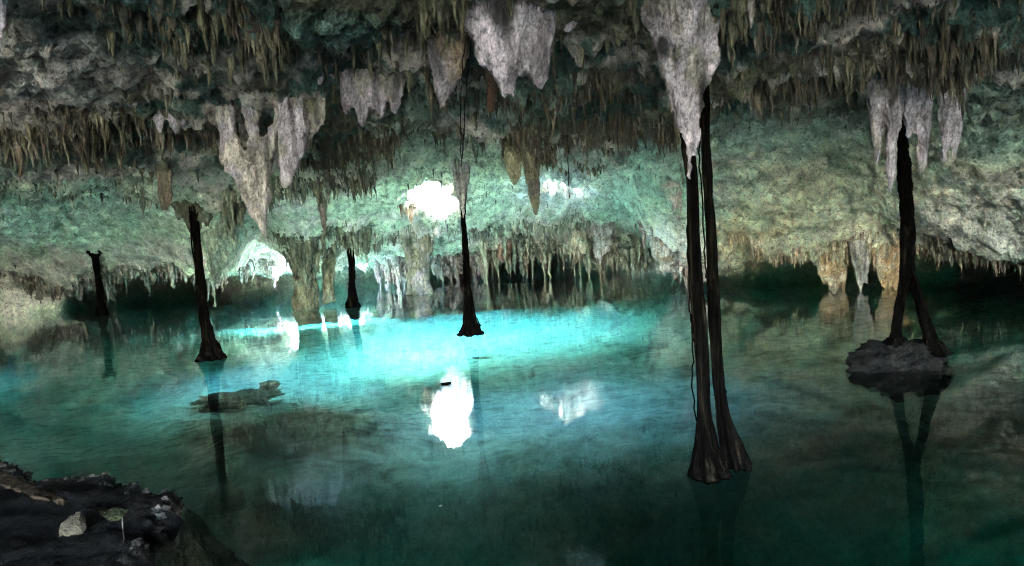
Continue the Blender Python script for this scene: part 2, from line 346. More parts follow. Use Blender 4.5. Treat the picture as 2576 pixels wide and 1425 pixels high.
# algae green over most of the far vault, dark moss on the near one
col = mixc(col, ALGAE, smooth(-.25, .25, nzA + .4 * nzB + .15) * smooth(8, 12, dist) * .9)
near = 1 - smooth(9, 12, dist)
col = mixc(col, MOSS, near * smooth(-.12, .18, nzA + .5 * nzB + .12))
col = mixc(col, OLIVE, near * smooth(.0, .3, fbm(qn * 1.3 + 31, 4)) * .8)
nz = .35 * nzB
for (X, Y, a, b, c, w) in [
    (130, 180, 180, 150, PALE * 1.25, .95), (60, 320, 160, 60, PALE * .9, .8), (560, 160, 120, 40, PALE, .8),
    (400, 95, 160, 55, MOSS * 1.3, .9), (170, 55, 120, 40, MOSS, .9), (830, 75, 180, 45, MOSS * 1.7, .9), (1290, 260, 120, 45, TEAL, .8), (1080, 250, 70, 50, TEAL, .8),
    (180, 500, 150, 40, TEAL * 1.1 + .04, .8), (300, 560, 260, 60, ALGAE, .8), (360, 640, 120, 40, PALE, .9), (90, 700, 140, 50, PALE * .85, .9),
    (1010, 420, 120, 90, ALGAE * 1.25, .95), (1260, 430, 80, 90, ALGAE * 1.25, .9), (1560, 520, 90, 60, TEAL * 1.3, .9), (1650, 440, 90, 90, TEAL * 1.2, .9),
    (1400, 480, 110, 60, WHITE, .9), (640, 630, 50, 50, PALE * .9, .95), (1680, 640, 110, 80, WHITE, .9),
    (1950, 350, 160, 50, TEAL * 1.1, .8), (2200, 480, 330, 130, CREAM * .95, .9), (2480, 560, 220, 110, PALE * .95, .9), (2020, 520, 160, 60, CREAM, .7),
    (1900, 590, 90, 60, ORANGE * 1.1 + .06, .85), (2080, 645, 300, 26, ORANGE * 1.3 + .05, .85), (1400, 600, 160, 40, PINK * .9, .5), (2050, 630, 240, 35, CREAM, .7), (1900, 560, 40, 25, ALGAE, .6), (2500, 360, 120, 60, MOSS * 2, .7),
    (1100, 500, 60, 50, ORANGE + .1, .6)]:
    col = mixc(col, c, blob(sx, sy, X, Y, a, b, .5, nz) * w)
rough_green = smooth(.1, .45, nzC + .3 * nzA)
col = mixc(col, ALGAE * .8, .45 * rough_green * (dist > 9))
col = mixc(col, np.array([.74, .70, .64]), hm * np.where(cx_ > .3, .15, .98))
col = mixc(col, MOSS * .5, np.minimum(1, hm * 3) * ((cy_ < 16.5) & (np.abs(cx_) < 8)))      # added nearer shafts painted dark to dim their reflections in the water
col = col * (1 + .25 * np.clip(nzC, -1, 1))[:, None]
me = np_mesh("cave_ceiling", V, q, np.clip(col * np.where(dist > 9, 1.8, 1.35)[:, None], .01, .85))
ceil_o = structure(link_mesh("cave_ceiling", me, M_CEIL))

portal("sky_portal", (HOLES[0][0], HOLES[0][1], 4.35), (0, 0, 0), 1.7, 5.0)
portal("sky_portal", (HOLES[1][0], HOLES[1][1], 6.2), (0, 0, 0), 2.1, 3.2)
portal("sky_portal", (HOLES[2][0], HOLES[2][1], 3.3), (0, 0, 0), 3.4, 4.0)
portal("sky_portal", (0, -7.2, 1.7), (R(90), 0, R(180)), 4.5, 3.6)
portal("sky_portal", (HOLES[3][0], HOLES[3][1], 5.7), (0, 0, 0), 3.2, 3.8)

portal("sky_portal", (HOLES[5][0], HOLES[5][1], 5.6), (0, 0, 0), 2.1, 2.3)
portal("sky_portal", (HOLES[4][0], HOLES[4][1], 5.35), (0, 0, 0), 1.5, 1.9)
# ----------------------------------------------------------------- fringe stalactites
def cone_template(ns=8, nl=7):
    ang = np.linspace(0, 2 * math.pi, ns, endpoint=False); t = np.linspace(0, 1, nl)
    faces = [[k * ns + i, k * ns + (i + 1) % ns, (k + 1) * ns + (i + 1) % ns, (k + 1) * ns + i] for k in range(nl - 1) for i in range(ns)]
    return ang, t, np.array(faces)
ANG, TT, CF = cone_template(9, 10)

def cone_verts(x, y, z, L, r, seed):
    g = np.random.default_rng(seed)
    prof = (1 - TT) ** (.7 + .9 * g.random()) * .9 + .1 * (1 - TT)
    if g.random() < .28: prof = np.maximum(prof, .45); L = L * .55
    prof = prof * (1 + .18 * g.normal(size=len(TT)))
    prof[-1] = .04; prof[0] *= 1.9; prof[1] *= 1.15
    lump = 1 + .22 * np.sin(ANG * 2 + g.random() * 6)[None, :] + .12 * g.normal(size=(len(TT), len(ANG)))
    rad = r * prof[:, None] * lump
    ox = np.cumsum(g.normal(size=len(TT))) * r * .045; oy = np.cumsum(g.normal(size=len(TT))) * r * .045
    xs = x + ox[:, None] + rad * np.cos(ANG); ys = y + oy[:, None] + rad * np.sin(ANG)
    zs = np.repeat((z + .08 - TT * (L + .08))[:, None], len(ANG), 1)
    o3 = np.stack([xs, ys, zs], -1).reshape(-1, 3)
    w3 = np.stack([perlin(o3 * np.array([16, 16, 9]) + 3), perlin(o3 * np.array([16, 16, 9]) + 57)], 1)
    o3[:, :2] += w3 * r * .5
    return o3

allst = []
for fi_, f in enumerate(FR):
    pts = np.array(f["xy"]); seg = np.hypot(*np.diff(pts, axis=0).T); cs = np.concatenate([[0], np.cumsum(seg)])
    n = f["n"]; t = rng.random(n) * cs[-1]
    # stalactites come in clumps along the ledge
    px = np.interp(t, cs, pts[:, 0]); py = np.interp(t, cs, pts[:, 1])
    off = rng.normal(size=n) * f["sp"] * .42
    dirs = np.stack([px, py], 1) / np.hypot(px, py)[:, None]
    px += dirs[:, 0] * off + rng.normal(size=n) * .05; py += dirs[:, 1] * off
    cl = fbm(np.stack([px * 1.4, py * 1.4, 0 * px + fi_], 1), 2)
    zc = ceiling(px, py); bad = hole_mask(px, py) > .02
    a, b = f["ln"]
    u = rng.random(n) ** 3.6
    cl2 = fbm(np.stack([px * 4.2, py * 4.2, 0 * px + fi_ + .5], 1), 2)
    L = (a + (b - a) * u) * (.75 + .7 * np.clip(cl, -.6, 1)) * (1 + .8 * np.clip(cl2, -.7, 1))
    r = L * f["rad"] * .85 * (.6 + .8 * rng.random(n)) + .014
    for k in range(n):
        if bad[k] or zc[k] < .15 or (cl[k] < -.12 and rng.random() < .8): continue
        if zc[k] - L[k] < -.25: L[k] = zc[k] + .25
        mixw = rng.random(); c = f["c"] * (1 - mixw) + f["c2"] * mixw; c = c * (.55 + 1.0 * rng.random() ** 1.6) + (np.array([.10, .085, .07]) if rng.random() < .12 else 0)
        allst.append((L[k] / math.hypot(px[k], py[k]) * (r[k] ** .3), px[k], py[k], zc[k], L[k], r[k], c, fi_))
# sparse small ones strewn over the whole vault
n = 3600
azr = rng.uniform(-R(36), R(36), n); rd = np.exp(rng.uniform(math.log(3.6), math.log(25), n)); px, py = np.sin(azr) * rd, np.cos(azr) * rd
cl = fbm(np.stack([px * .8, py * .8, 0 * px + 50], 1), 3); zc = ceiling(px, py); hmk = hole_mask(px, py)
for k in range(n):
    if cl[k] < -.05 or zc[k] < .6 or hmk[k] > .02: continue
    L = rng.uniform(.04, .2) * (1 + cl[k]); 
    p2 = project(np.array([[px[k], py[k], zc[k]]])); onwall = (p2[0][0] > 1800 and p2[1][0] > 320) or (p2[0][0] < 270 and 30 < p2[1][0] < 290)
    if onwall: continue
    if rd[k] > 10 and rng.random() < .4: continue
    c = (OLIVE if rd[k] < 11 else ALGAE * .75) * rng.uniform(.7, 1.5)
    allst.append((-1, px[k], py[k], zc[k], L, L * .13 + .008, c, -1))
allst.sort(key=lambda s: -s[0])
def shade(v, c):
    return np.clip(np.outer(.85 + .8 * perlin(v * np.array([26, 26, 11.])), c) + .04 * np.clip(perlin(v * 19 + 7), 0, 1)[:, None], .01, .7)
SV, SF, SC = [], [], []; base = 0; indiv = 0
for i, (sc_, x, y, z, L, r, c, fi_) in enumerate(allst):
    v = cone_verts(x, y, z, L, r, i)
    if fi_ >= 0 and indiv < 240:
        loc = np.array([x, y, z]); me = np_mesh("stalactite", v - loc, CF, shade(v, c))
        o = link_mesh("stalactite", me, M_SMALL); o.location = loc
        tag(o, FR[fi_]["lab"], "stalactite", FR[fi_]["lab"].replace("stalactite", "stalactites")); indiv += 1
        continue
    SV.append(v); SF.append(CF + base); SC.append(shade(v, c)); base += len(v)
me = np_mesh("small_stalactites", np.concatenate(SV), np.concatenate(SF), np.concatenate(SC))
stuff(link_mesh("small_stalactites", me, M_SMALL), "dense small dripstone fringes covering the cave ceiling", "stalactites")

# ----------------------------------------------------------------- large dripstone formations
FRNG = np.random.default_rng(21)
def lobe_bm(bm, pts, d, deep=.8, ns=20, lift=True, ribs=7):
    "one hanging lobe from (X, Y, half-width) in photo pixels at forward distance d"
    cs = []
    for X, Y, w in pts:
        c = P(X, Y, d); cs.append((c, max(w * d / F, .004)))
    if lift:
        zt = float(ceiling(np.array([cs[0][0][0]]), np.array([cs[0][0][1]]))[0])
        if zt + .15 > cs[0][0][2]:
            c = cs[0][0].copy(); c[2] = zt - .10; w0 = cs[0][1]
            if c[2] > cs[0][0][2] + .05: cs.insert(0, (c, w0 * 1.12))
            c = cs[0][0].copy(); c[2] = zt + .12; cs.insert(0, (c, w0 * 1.4))
    # resample smoothly
    arr = np.array([[*c, w] for c, w in cs]); t = np.concatenate([[0], np.cumsum(np.linalg.norm(np.diff(arr[:, :3], axis=0), axis=1))])
    tt = np.linspace(0, t[-1], max(8, len(arr) * 4)); sm = np.stack([np.interp(tt, t, arr[:, k]) for k in range(4)], 1)
    if lift and ribs and max(w for _, _, w in pts) > 12:
        for _ in range(ribs):
            a = FRNG.uniform(0, 2 * math.pi); t0 = FRNG.uniform(0, .5); t1 = min(.97, t0 + FRNG.uniform(.25, .6)); k0, k1 = int(t0 * (len(sm) - 1)), max(int(t1 * (len(sm) - 1)), int(t0 * (len(sm) - 1)) + 3)
            sub = sm[k0:k1 + 1]; fr = FRNG.uniform(.16, .34); rb = []
            da = FRNG.normal() * .3
            for i, (x, y, z, w) in enumerate(sub):
                tt_ = i / max(1, len(sub) - 1); ww = max(.004, w * fr * (1 - .75 * tt_ ** 2)); aa = a + da * tt_
                rb.append([bm.verts.new((x + w * .88 * math.cos(aa) + ww * math.cos(b_), y + w * .88 * deep * math.sin(aa) + ww * math.sin(b_), z)) for b_ in np.linspace(0, 2 * math.pi, 8, endpoint=False)])
            for p_, q_ in zip(rb[:-1], rb[1:]):
                for i in range(8): bm.faces.new((p_[i], p_[(i + 1) % 8], q_[(i + 1) % 8], q_[i]))
            bm.faces.new(rb[0][::-1]); bm.faces.new(rb[-1])
    rings = []
    for x, y, z, w in sm:
        rings.append([bm.verts.new((x + w * math.cos(a), y + w * deep * math.sin(a), z)) for a in np.linspace(0, 2 * math.pi, ns, endpoint=False)])
    for a, b in zip(rings[:-1], rings[1:]):
        for i in range(ns): bm.faces.new((a[i], a[(i + 1) % ns], b[(i + 1) % ns], b[i]))
    bm.faces.new(rings[0][::-1]); bm.faces.new(rings[-1])

def remeshed(bm, voxel):
    me = bpy.data.meshes.new("tmp"); bmesh.ops.recalc_face_normals(bm, faces=bm.faces); bm.to_mesh(me); bm.free()
    o = bpy.data.objects.new("tmp", me); COL.objects.link(o)
    md = o.modifiers.new("r", 'REMESH'); md.mode = 'VOXEL'; md.voxel_size = voxel
    ms = o.modifiers.new("s", 'SMOOTH'); ms.iterations = 3; ms.factor = .5
    dg = bpy.context.evaluated_depsgraph_get(); out = bpy.data.meshes.new_from_object(o.evaluated_get(dg))
    bpy.data.objects.remove(o); bpy.data.meshes.remove(me); return out

def arr_co(me):
    v = np.empty(len(me.vertices) * 3, dtype=np.float32); me.vertices.foreach_get("co", v); return v.reshape(-1, 3)
def arr_no(me):
    v = np.empty(len(me.vertices) * 3, dtype=np.float32); me.vertex_normals.foreach_get("vector", v); return v.reshape(-1, 3)

def roughen(me, s, amp, vert=.28):
    "fluted, lumpy dripstone skin: s = feature size (m), amp = depth (m)"
    v = arr_co(me); n = arr_no(me)
    q = v / s; q[:, 2] *= vert
    d = -np.abs(perlin(q)) * 1.1 + .45 * fbm(q * 2.3 + 7, 3, .55)
    d += .5 * perlin(v / s * .9 + 3)
    q2 = v / s * 3.1; q2[:, 2] *= .5
    crack = np.clip(1 - np.abs(perlin(q2 + 20)) * 6.5, 0, 1); d -= .45 * crack
    v = v + n * (amp * d)[:, None]
    me.vertices.foreach_set("co", v.astype(np.float32).ravel()); me.update()
    return v, d

def formation(name, label, cat, lobes, d, c, c2=None, deep=.8, flute=1.0, group=None, dark=None, mat=None):
    bm = bmesh.new()
    for lb in lobes: lobe_bm(bm, lb, d, deep)
    me = remeshed(bm, max(.011, d * .0019))
    wmax = max(w for lb in lobes for _, _, w in lb) * d / F
    s = max(.06, wmax * .55) * flute
    v, dd = roughen(me, s, s * .33)
    nz = fbm(v * 3.1, 4, .6); n2 = fbm(v * np.array([9, 9, 3.]), 3, .6)
    col = np.tile(c, (len(v), 1)).astype(float)
    col = mixc(col, (c2 if c2 is not None else c * .6), smooth(.0, .5, nz + .3 * n2))
    col *= (1 + .18 * n2)[:, None]
    q2 = v / s * 3.1; q2[:, 2] *= .5
    col *= (1 - .65 * np.clip(1 - np.abs(perlin(q2 + 20)) * 7, 0, 1))[:, None]      # darker along the cracks
    st = perlin(v * np.array([13, 13, 1.1]) + 5); col *= (1 - .45 * smooth(.05, .5, st))[:, None]       # wet run-off stains
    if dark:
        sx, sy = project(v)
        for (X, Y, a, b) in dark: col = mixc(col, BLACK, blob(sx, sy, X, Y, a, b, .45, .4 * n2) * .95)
    set_col(me, np.clip(col, .01, .8))
    me.polygons.foreach_set("use_smooth", np.full(len(me.polygons), True))
    p0 = v[np.argmax(v[:, 2])]
    me.transform(Matrix.Translation(-Vector(p0.tolist())))
    o = link_mesh(name, me, mat or M_FORM); o.location = p0.tolist()
    me.name = name
    return tag(o, label, cat, group)

SG = "stalactite"
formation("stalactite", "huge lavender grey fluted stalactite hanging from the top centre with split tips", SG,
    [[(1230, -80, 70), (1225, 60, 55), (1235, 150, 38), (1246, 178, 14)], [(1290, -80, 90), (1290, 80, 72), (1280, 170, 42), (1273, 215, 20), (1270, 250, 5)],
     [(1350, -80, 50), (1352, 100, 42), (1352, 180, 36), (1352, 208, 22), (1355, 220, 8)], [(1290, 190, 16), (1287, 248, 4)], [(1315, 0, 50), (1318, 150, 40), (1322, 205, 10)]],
    5.2, LAV * 1.08, LAV * .85, dark=[(1268, 30, 34, 50), (1322, 205, 14, 26)])  # shade of the hollow is painted into the colour, no cavity carved
formation("stalactite", "brownish grey stalactite close left of the huge lavender one with vines down it", SG,
    [[(1120, -60, 60), (1125, 60, 60), (1130, 120, 55), (1125, 180, 40), (1115, 235, 22), (1110, 278, 5)], [(1165, -40, 30), (1165, 110, 25), (1150, 200, 10)]],
    5.8, LAV * .6, BROWN * 1.8)
formation("stalactite", "rounded pale bulb stalactite at the top right of the huge lavender one", SG,
    [[(1430, -60, 38), (1432, 0, 40), (1430, 50, 31), (1428, 76, 15), (1428, 87, 5)]], 5.4, LAV * .9, LAV * .75)
formation("stalactite", "small dim grey stalactite below the rounded pale bulb", SG,
    [[(1425, 60, 20), (1438, 110, 20), (1455, 140, 14), (1460, 172, 8)], [(1460, 60, 14), (1462, 140, 10)]], 5.9, PALE * .5, OLIVE)
formation("stalactite", "long tapering grey stalactite with arched shoulders hanging left of centre", SG,
    [[(455, 258, 16), (500, 266, 18), (545, 300, 21), (580, 350, 23), (602, 400, 27), (625, 445, 28)],
     [(575, 370, 20), (600, 400, 38), (622, 425, 52), (634, 460, 45), (646, 500, 34), (656, 550, 21), (664, 585, 11), (669, 608, 3)], [(715, 290, 20), (690, 335, 22), (668, 390, 26), (655, 450, 26)],
     [(640, 340, 17), (644, 400, 24), (648, 450, 24)]],
    7.0, PALE * .95, LAV * .8)
formation("stalactite_cluster", "dark mossy lobed mass above the shoulders of the long tapering stalactite", "stalactite",
    [[(560, 150, 24), (562, 220, 24), (560, 262, 8)], [(600, 150, 28), (604, 240, 27), (604, 290, 9)], [(645, 150, 30), (650, 250, 28), (650, 305, 9)], [(690, 160, 26), (694, 250, 24), (692, 300, 8)], [(625, 200, 18), (628, 290, 16), (628, 322, 6)]],
    7.25, MOSS * 1.5, PALE * .4)
formation("stalactite", "tall pale grey stalactite with knobbed tip right of the long tapering one", SG,
    [[(715, 150, 20), (722, 200, 25), (735, 260, 35), (738, 330, 41), (735, 390, 34), (724, 430, 20), (720, 460, 15), (718, 475, 5)]],
    6.8, LAV * .92, PALE * .8)
formation("stalactite_cluster", "short grey drapery with blunt drips right of the knobbed pale stalactite", "stalactite",
    [[(795, 230, 18), (796, 300, 19), (792, 338, 8)], [(772, 250, 14), (772, 350, 16), (769, 388, 6)], [(812, 240, 10), (812, 305, 9), (812, 318, 4)]], 6.9, PALE * .7, OLIVE * 2)
lob = [(800, 110, 14, 215), (835, 110, 20, 200), (880, 120, 22, 205), (925, 130, 16, 240), (955, 150, 15, 300), (990, 150, 18, 290), (908, 200, 17, 322), (868, 200, 14, 292), (1005, 160, 10, 250), (940, 210, 13, 280), (885, 220, 10, 270)]
formation("stalactite_cluster", "cluster of rounded dripping grey lobes between the two biggest grey stalactites", "stalactite",
    [[(X, Y, w), (X + 2, Y + (Y2 - Y) * .5, w * 1.15), (X + 4, Y + (Y2 - Y) * .85, w * .8), (X + 5, Y2, w * .25)] for X, Y, w, Y2 in lob],
    6.6, LAV * .75, PALE * .6, flute=.9)
formation("stalactite_cluster", "small cluster of pale knobs on the ledge at upper left", "stalactite",
    [[(395, 240, 15), (400, 300, 15), (403, 335, 5)], [(430, 250, 20), (440, 310, 18), (445, 338, 6)], [(455, 240, 12), (462, 290, 14), (465, 322, 5)], [(490, 240, 18), (495, 280, 16), (500, 298, 6)]],
    7.2, LAV * .85, PALE * .7)
formation("stalactite", "great ribbed lavender stalactite at the top right with the twin roots growing down from it", SG,
    [[(1665, -60, 50), (1660, 40, 44), (1652, 80, 25), (1648, 105, 8)], [(1720, -60, 72), (1720, 80, 66), (1715, 160, 46), (1712, 230, 32), (1722, 290, 28), (1728, 340, 19), (1733, 400, 12), (1737, 455, 4)],
     [(1785, -60, 25), (1790, 60, 22), (1795, 130, 18), (1790, 180, 10), (1785, 212, 4)], [(1750, 80, 42), (1755, 200, 30), (1748, 300, 16), (1748, 350, 9), (1752, 400, 3)], [(1706, 200, 16), (1712, 280, 11), (1716, 345, 4)], [(1655, 80, 18), (1665, 150, 14), (1672, 195, 5)]],
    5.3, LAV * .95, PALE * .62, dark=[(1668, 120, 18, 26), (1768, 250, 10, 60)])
formation("stalactite", "slim pale stalactite at the left of the lavender group on the right", SG,
    [[(2205, 170, 40), (2205, 230, 26), (2205, 300, 20), (2205, 370, 14), (2207, 420, 4)]], 7.5, LAV * .85, PALE * .7, group=None)
formation("stalactite", "longest finger-like pale stalactite of the lavender group beside the right root", SG,
    [[(2248, 170, 34), (2250, 250, 25), (2246, 320, 19), (2242, 390, 14), (2240, 455, 11), (2240, 484, 4)]], 7.45, LAV * .85, PALE * .75)
formation("stalactite", "two-lobed pale stalactite right of the right root", SG,
    [[(2300, 170, 46), (2300, 230, 42), (2292, 290, 24), (2290, 345, 8)], [(2325, 220, 26), (2326, 310, 19), (2320, 390, 16), (2318, 442, 5)]], 7.5, LAV * .9, PALE * .8)
formation("stalactite", "double pale stalactite at the right end of the lavender group", SG,
    [[(2395, 190, 44), (2388, 270, 28), (2382, 330, 20), (2374, 405, 6)], [(2412, 230, 20), (2406, 330, 17), (2400, 404, 6)]], 7.6, LAV * .75, PALE * .65)
formation("stalactite", "blunt olive stalactite left of the longest olive one above the bright wall", SG,
    [[(1285, 320, 30), (1288, 390, 25), (1294, 435, 19), (1298, 470, 5)]], 9.5, OLIVE * 2.2, PALE * .5)
formation("stalactite", "longest olive stalactite hanging in front of the bright wall", SG,
    [[(1335, 310, 28), (1335, 400, 23), (1340, 460, 18), (1347, 515, 13), (1350, 544, 4)]], 9.4, OLIVE * 2.2, PALE * .5)
formation("stalactite", "blunt brown broken stalactite on the left ledge above green ceiling", SG,
    [[(402, 310, 28), (410, 380, 23), (414, 450, 20), (418, 515, 15), (418, 532, 9)]], 9.0, BROWN * 1.8, OLIVE * 1.6)
formation("stalactite", "pale cone stalactite above the central root in front of the opening", SG,
    [[(1145, 320, 34), (1152, 380, 28), (1158, 440, 20), (1163, 500, 13), (1166, 550, 8)], [(1172, 330, 26), (1170, 400, 18), (1168, 470, 10)]], 13.3, WHITE * .8, PALE * .8)
formation("stalactite", "reddish brown stub beneath the huge lavender stalactite", SG,
    [[(1237, 150, 17), (1237, 220, 15), (1235, 262, 13), (1234, 284, 9)]], 6.6, np.array([.14, .07, .045]), BROWN)
formation("stalactite", "grey swollen drip hanging beside the pale ridge right of the dark fringe", SG,
    [[(1555, 320, 38), (1560, 375, 30), (1561, 405, 18), (1561, 422, 5)]], 11.5, PALE * .85, TEAL)
formation("stalactite", "white tapered drip on the pale ridge just left of the twin roots", SG,
    [[(1640, 380, 30), (1665, 430, 26), (1690, 480, 22), (1700, 520, 16), (1706, 562, 4)]], 15.0, PALE * 1.2, TEAL * 1.2)
formation("stalactite", "swollen white stalactite with ribbed side hanging low over the far water", SG,
    [[(1520, 530, 24), (1522, 580, 24), (1520, 615, 20), (1519, 640, 7)], [(1507, 610, 12), (1508, 645, 13), (1508, 661, 4)], [(1530, 600, 8), (1530, 638, 5)]], 23.2, WHITE * .75, PALE)
formation("stalactite", "pale rounded stalactite left of the swollen white one over the far water", SG,
    [[(1452, 540, 22), (1448, 590, 20), (1444, 625, 12), (1443, 645, 4)], [(1465, 580, 14), (1470, 640, 10)]], 23.4, CREAM * .9, ALGAE)
formation("stalactite", "rust red bulb stalactite in front of the far black void", SG,
    [[(1270, 570, 24), (1270, 620, 24), (1266, 645, 15), (1264, 662, 5)]], 25.0, np.array([.42, .2, .13]), PINK)
formation("stalactite", "broad rusty orange stalactite on the right lip away from the right root", SG,
    [[(2072, 640, 20), (2073, 690, 17), (2078, 716, 7)], [(2095, 635, 22), (2096, 690, 18), (2098, 722, 12), (2100, 742, 5)], [(2118, 640, 18), (2120, 700, 13), (2122, 738, 5)], [(2082, 650, 18), (2086, 705, 12), (2088, 730, 4)]], 16.3, ORANGE, CREAM)
formation("stalactite", "broad rusty orange stalactite just left of the right root", SG,
    [[(2218, 640, 18), (2220, 690, 14), (2222, 722, 5)], [(2238, 630, 22), (2238, 690, 18), (2236, 748, 5)], [(2258, 640, 20), (2256, 690, 15), (2256, 735, 5)], [(2228, 650, 16), (2230, 712, 10), (2230, 738, 4)]], 15.6, ORANGE, CREAM * .8)
formation("stalactite", "slender grey drip between the two broad orange stalactites", SG,
    [[(2160, 640, 20), (2162, 690, 13), (2165, 738, 4)], [(2178, 650, 10), (2180, 715, 4)]], 15.6, PALE * .8, CREAM * .7)
formation("stalactite", "mossy drooping mass with a long spike beside the left root", SG,
    [[(550, 490, 60), (565, 560, 50), (560, 620, 44), (548, 660, 28), (542, 705, 12)], [(536, 680, 10), (540, 780, 3)], [(515, 540, 25), (520, 620, 15)]], 16.5, ALGAE * .8, TEAL)
formation("rock_column", "thickest mossy stone column standing in the far water left of centre", "column",
    [[(774, 530, 40), (770, 620, 33), (766, 700, 31), (768, 780, 35)], [(752, 560, 26), (754, 680, 16), (752, 770, 13)]], 21.4, OLIVE * 2.0, ALGAE * .55)
formation("rock_column", "thinner mossy stone column beside the thickest one", "column",
    [[(832, 560, 26), (830, 640, 19), (826, 700, 17), (827, 764, 18)]], 21.0, OLIVE * 2.0, ALGAE * .55)
formation("rock_column", "grey green stone column with a broad foot in the far water left of the central root", "column",
    [[(1046, 550, 45), (1050, 620, 36), (1052, 690, 29), (1054, 725, 31), (1056, 744, 38)]], 22.6, OLIVE * 1.8, PALE * .6)
formation("rock_bluff", "whitish lumpy bluff with hanging lobes behind the twin roots", "rock",
    [[(1690, 520, 60), (1700, 610, 48), (1692, 670, 24), (1688, 690, 8)], [(1735, 560, 44), (1738, 660, 28), (1742, 718, 6)], [(1668, 600, 26), (1664, 650, 20), (1668, 684, 6)], [(1760, 600, 30), (1780, 680, 20), (1790, 710, 8)]],
    18.0, WHITE * .95, BROWN * 2.2)
formation("stalactite", "dark mossy boss that the leaning left root grows out of", SG,
    [[(468, 440, 60), (478, 500, 44), (484, 540, 26), (489, 590, 12), (491, 610, 9)], [(512, 460, 34), (518, 530, 20), (521, 575, 6)], [(440, 450, 26), (444, 520, 17), (447, 555, 5)]], 12.95, OLIVE * 1.2, ALGAE * .5)
formation("stalactite", "lavender sliver of stalactite cut by the left edge of view", SG,
    [[(-15, -20, 30), (-12, 60, 26), (-8, 120, 18), (-6, 140, 6)]], 4.2, LAV * 1.1, LAV)
formation("stalactite", "small pinkish boss at the top edge toward the left corner", SG,
    [[(320, -50, 46), (320, 0, 34), (322, 30, 10)]], 4.4, PINK * .75, BROWN * 2)
formation("stalactite", "thin brown stalactite in the green curtain above the columns", SG,
    [[(808, 440, 18), (812, 520, 12), (816, 592, 4)]], 15.0, BROWN * 1.6, OLIVE * 1.6)
formation("stalactite", "pale drip in the shadowed corner right of the great ribbed stalactite", SG,
    [[(1850, -50, 22), (1855, 30, 18), (1862, 70, 6)], [(1885, -40, 16), (1890, 20, 12), (1888, 75, 4)]], 5.2, PALE * .6, OLIVE)

# ----------------------------------------------------------------- roots
def tube(bm, pts, ns=10, seed=0, flute=.0, twist=0.0):
    pts = np.array(pts, dtype=float); t = np.concatenate([[0], np.cumsum(np.linalg.norm(np.diff(pts[:, :3], axis=0), axis=1))])
    n = max(6, int(len(pts) * 6)); tt = np.linspace(0, t[-1], n); sm = np.stack([np.interp(tt, t, pts[:, k]) for k in range(4)], 1)
    for _ in range(2): sm[1:-1] = (sm[:-2] + 2 * sm[1:-1] + sm[2:]) / 4
    rings = []; ang = np.linspace(0, 2 * math.pi, ns, endpoint=False)
    for i, (x, y, z, w) in enumerate(sm):
        rings.append([bm.verts.new((x + w * math.cos(a + twist * tt[i]) , y + w * math.sin(a + twist * tt[i]), z)) for a in ang])
    for a, b in zip(rings[:-1], rings[1:]):
        for i in range(ns): bm.faces.new((a[i], a[(i + 1) % ns], b[(i + 1) % ns], b[i]))
    bm.faces.new(rings[0][::-1]); bm.faces.new(rings[-1])

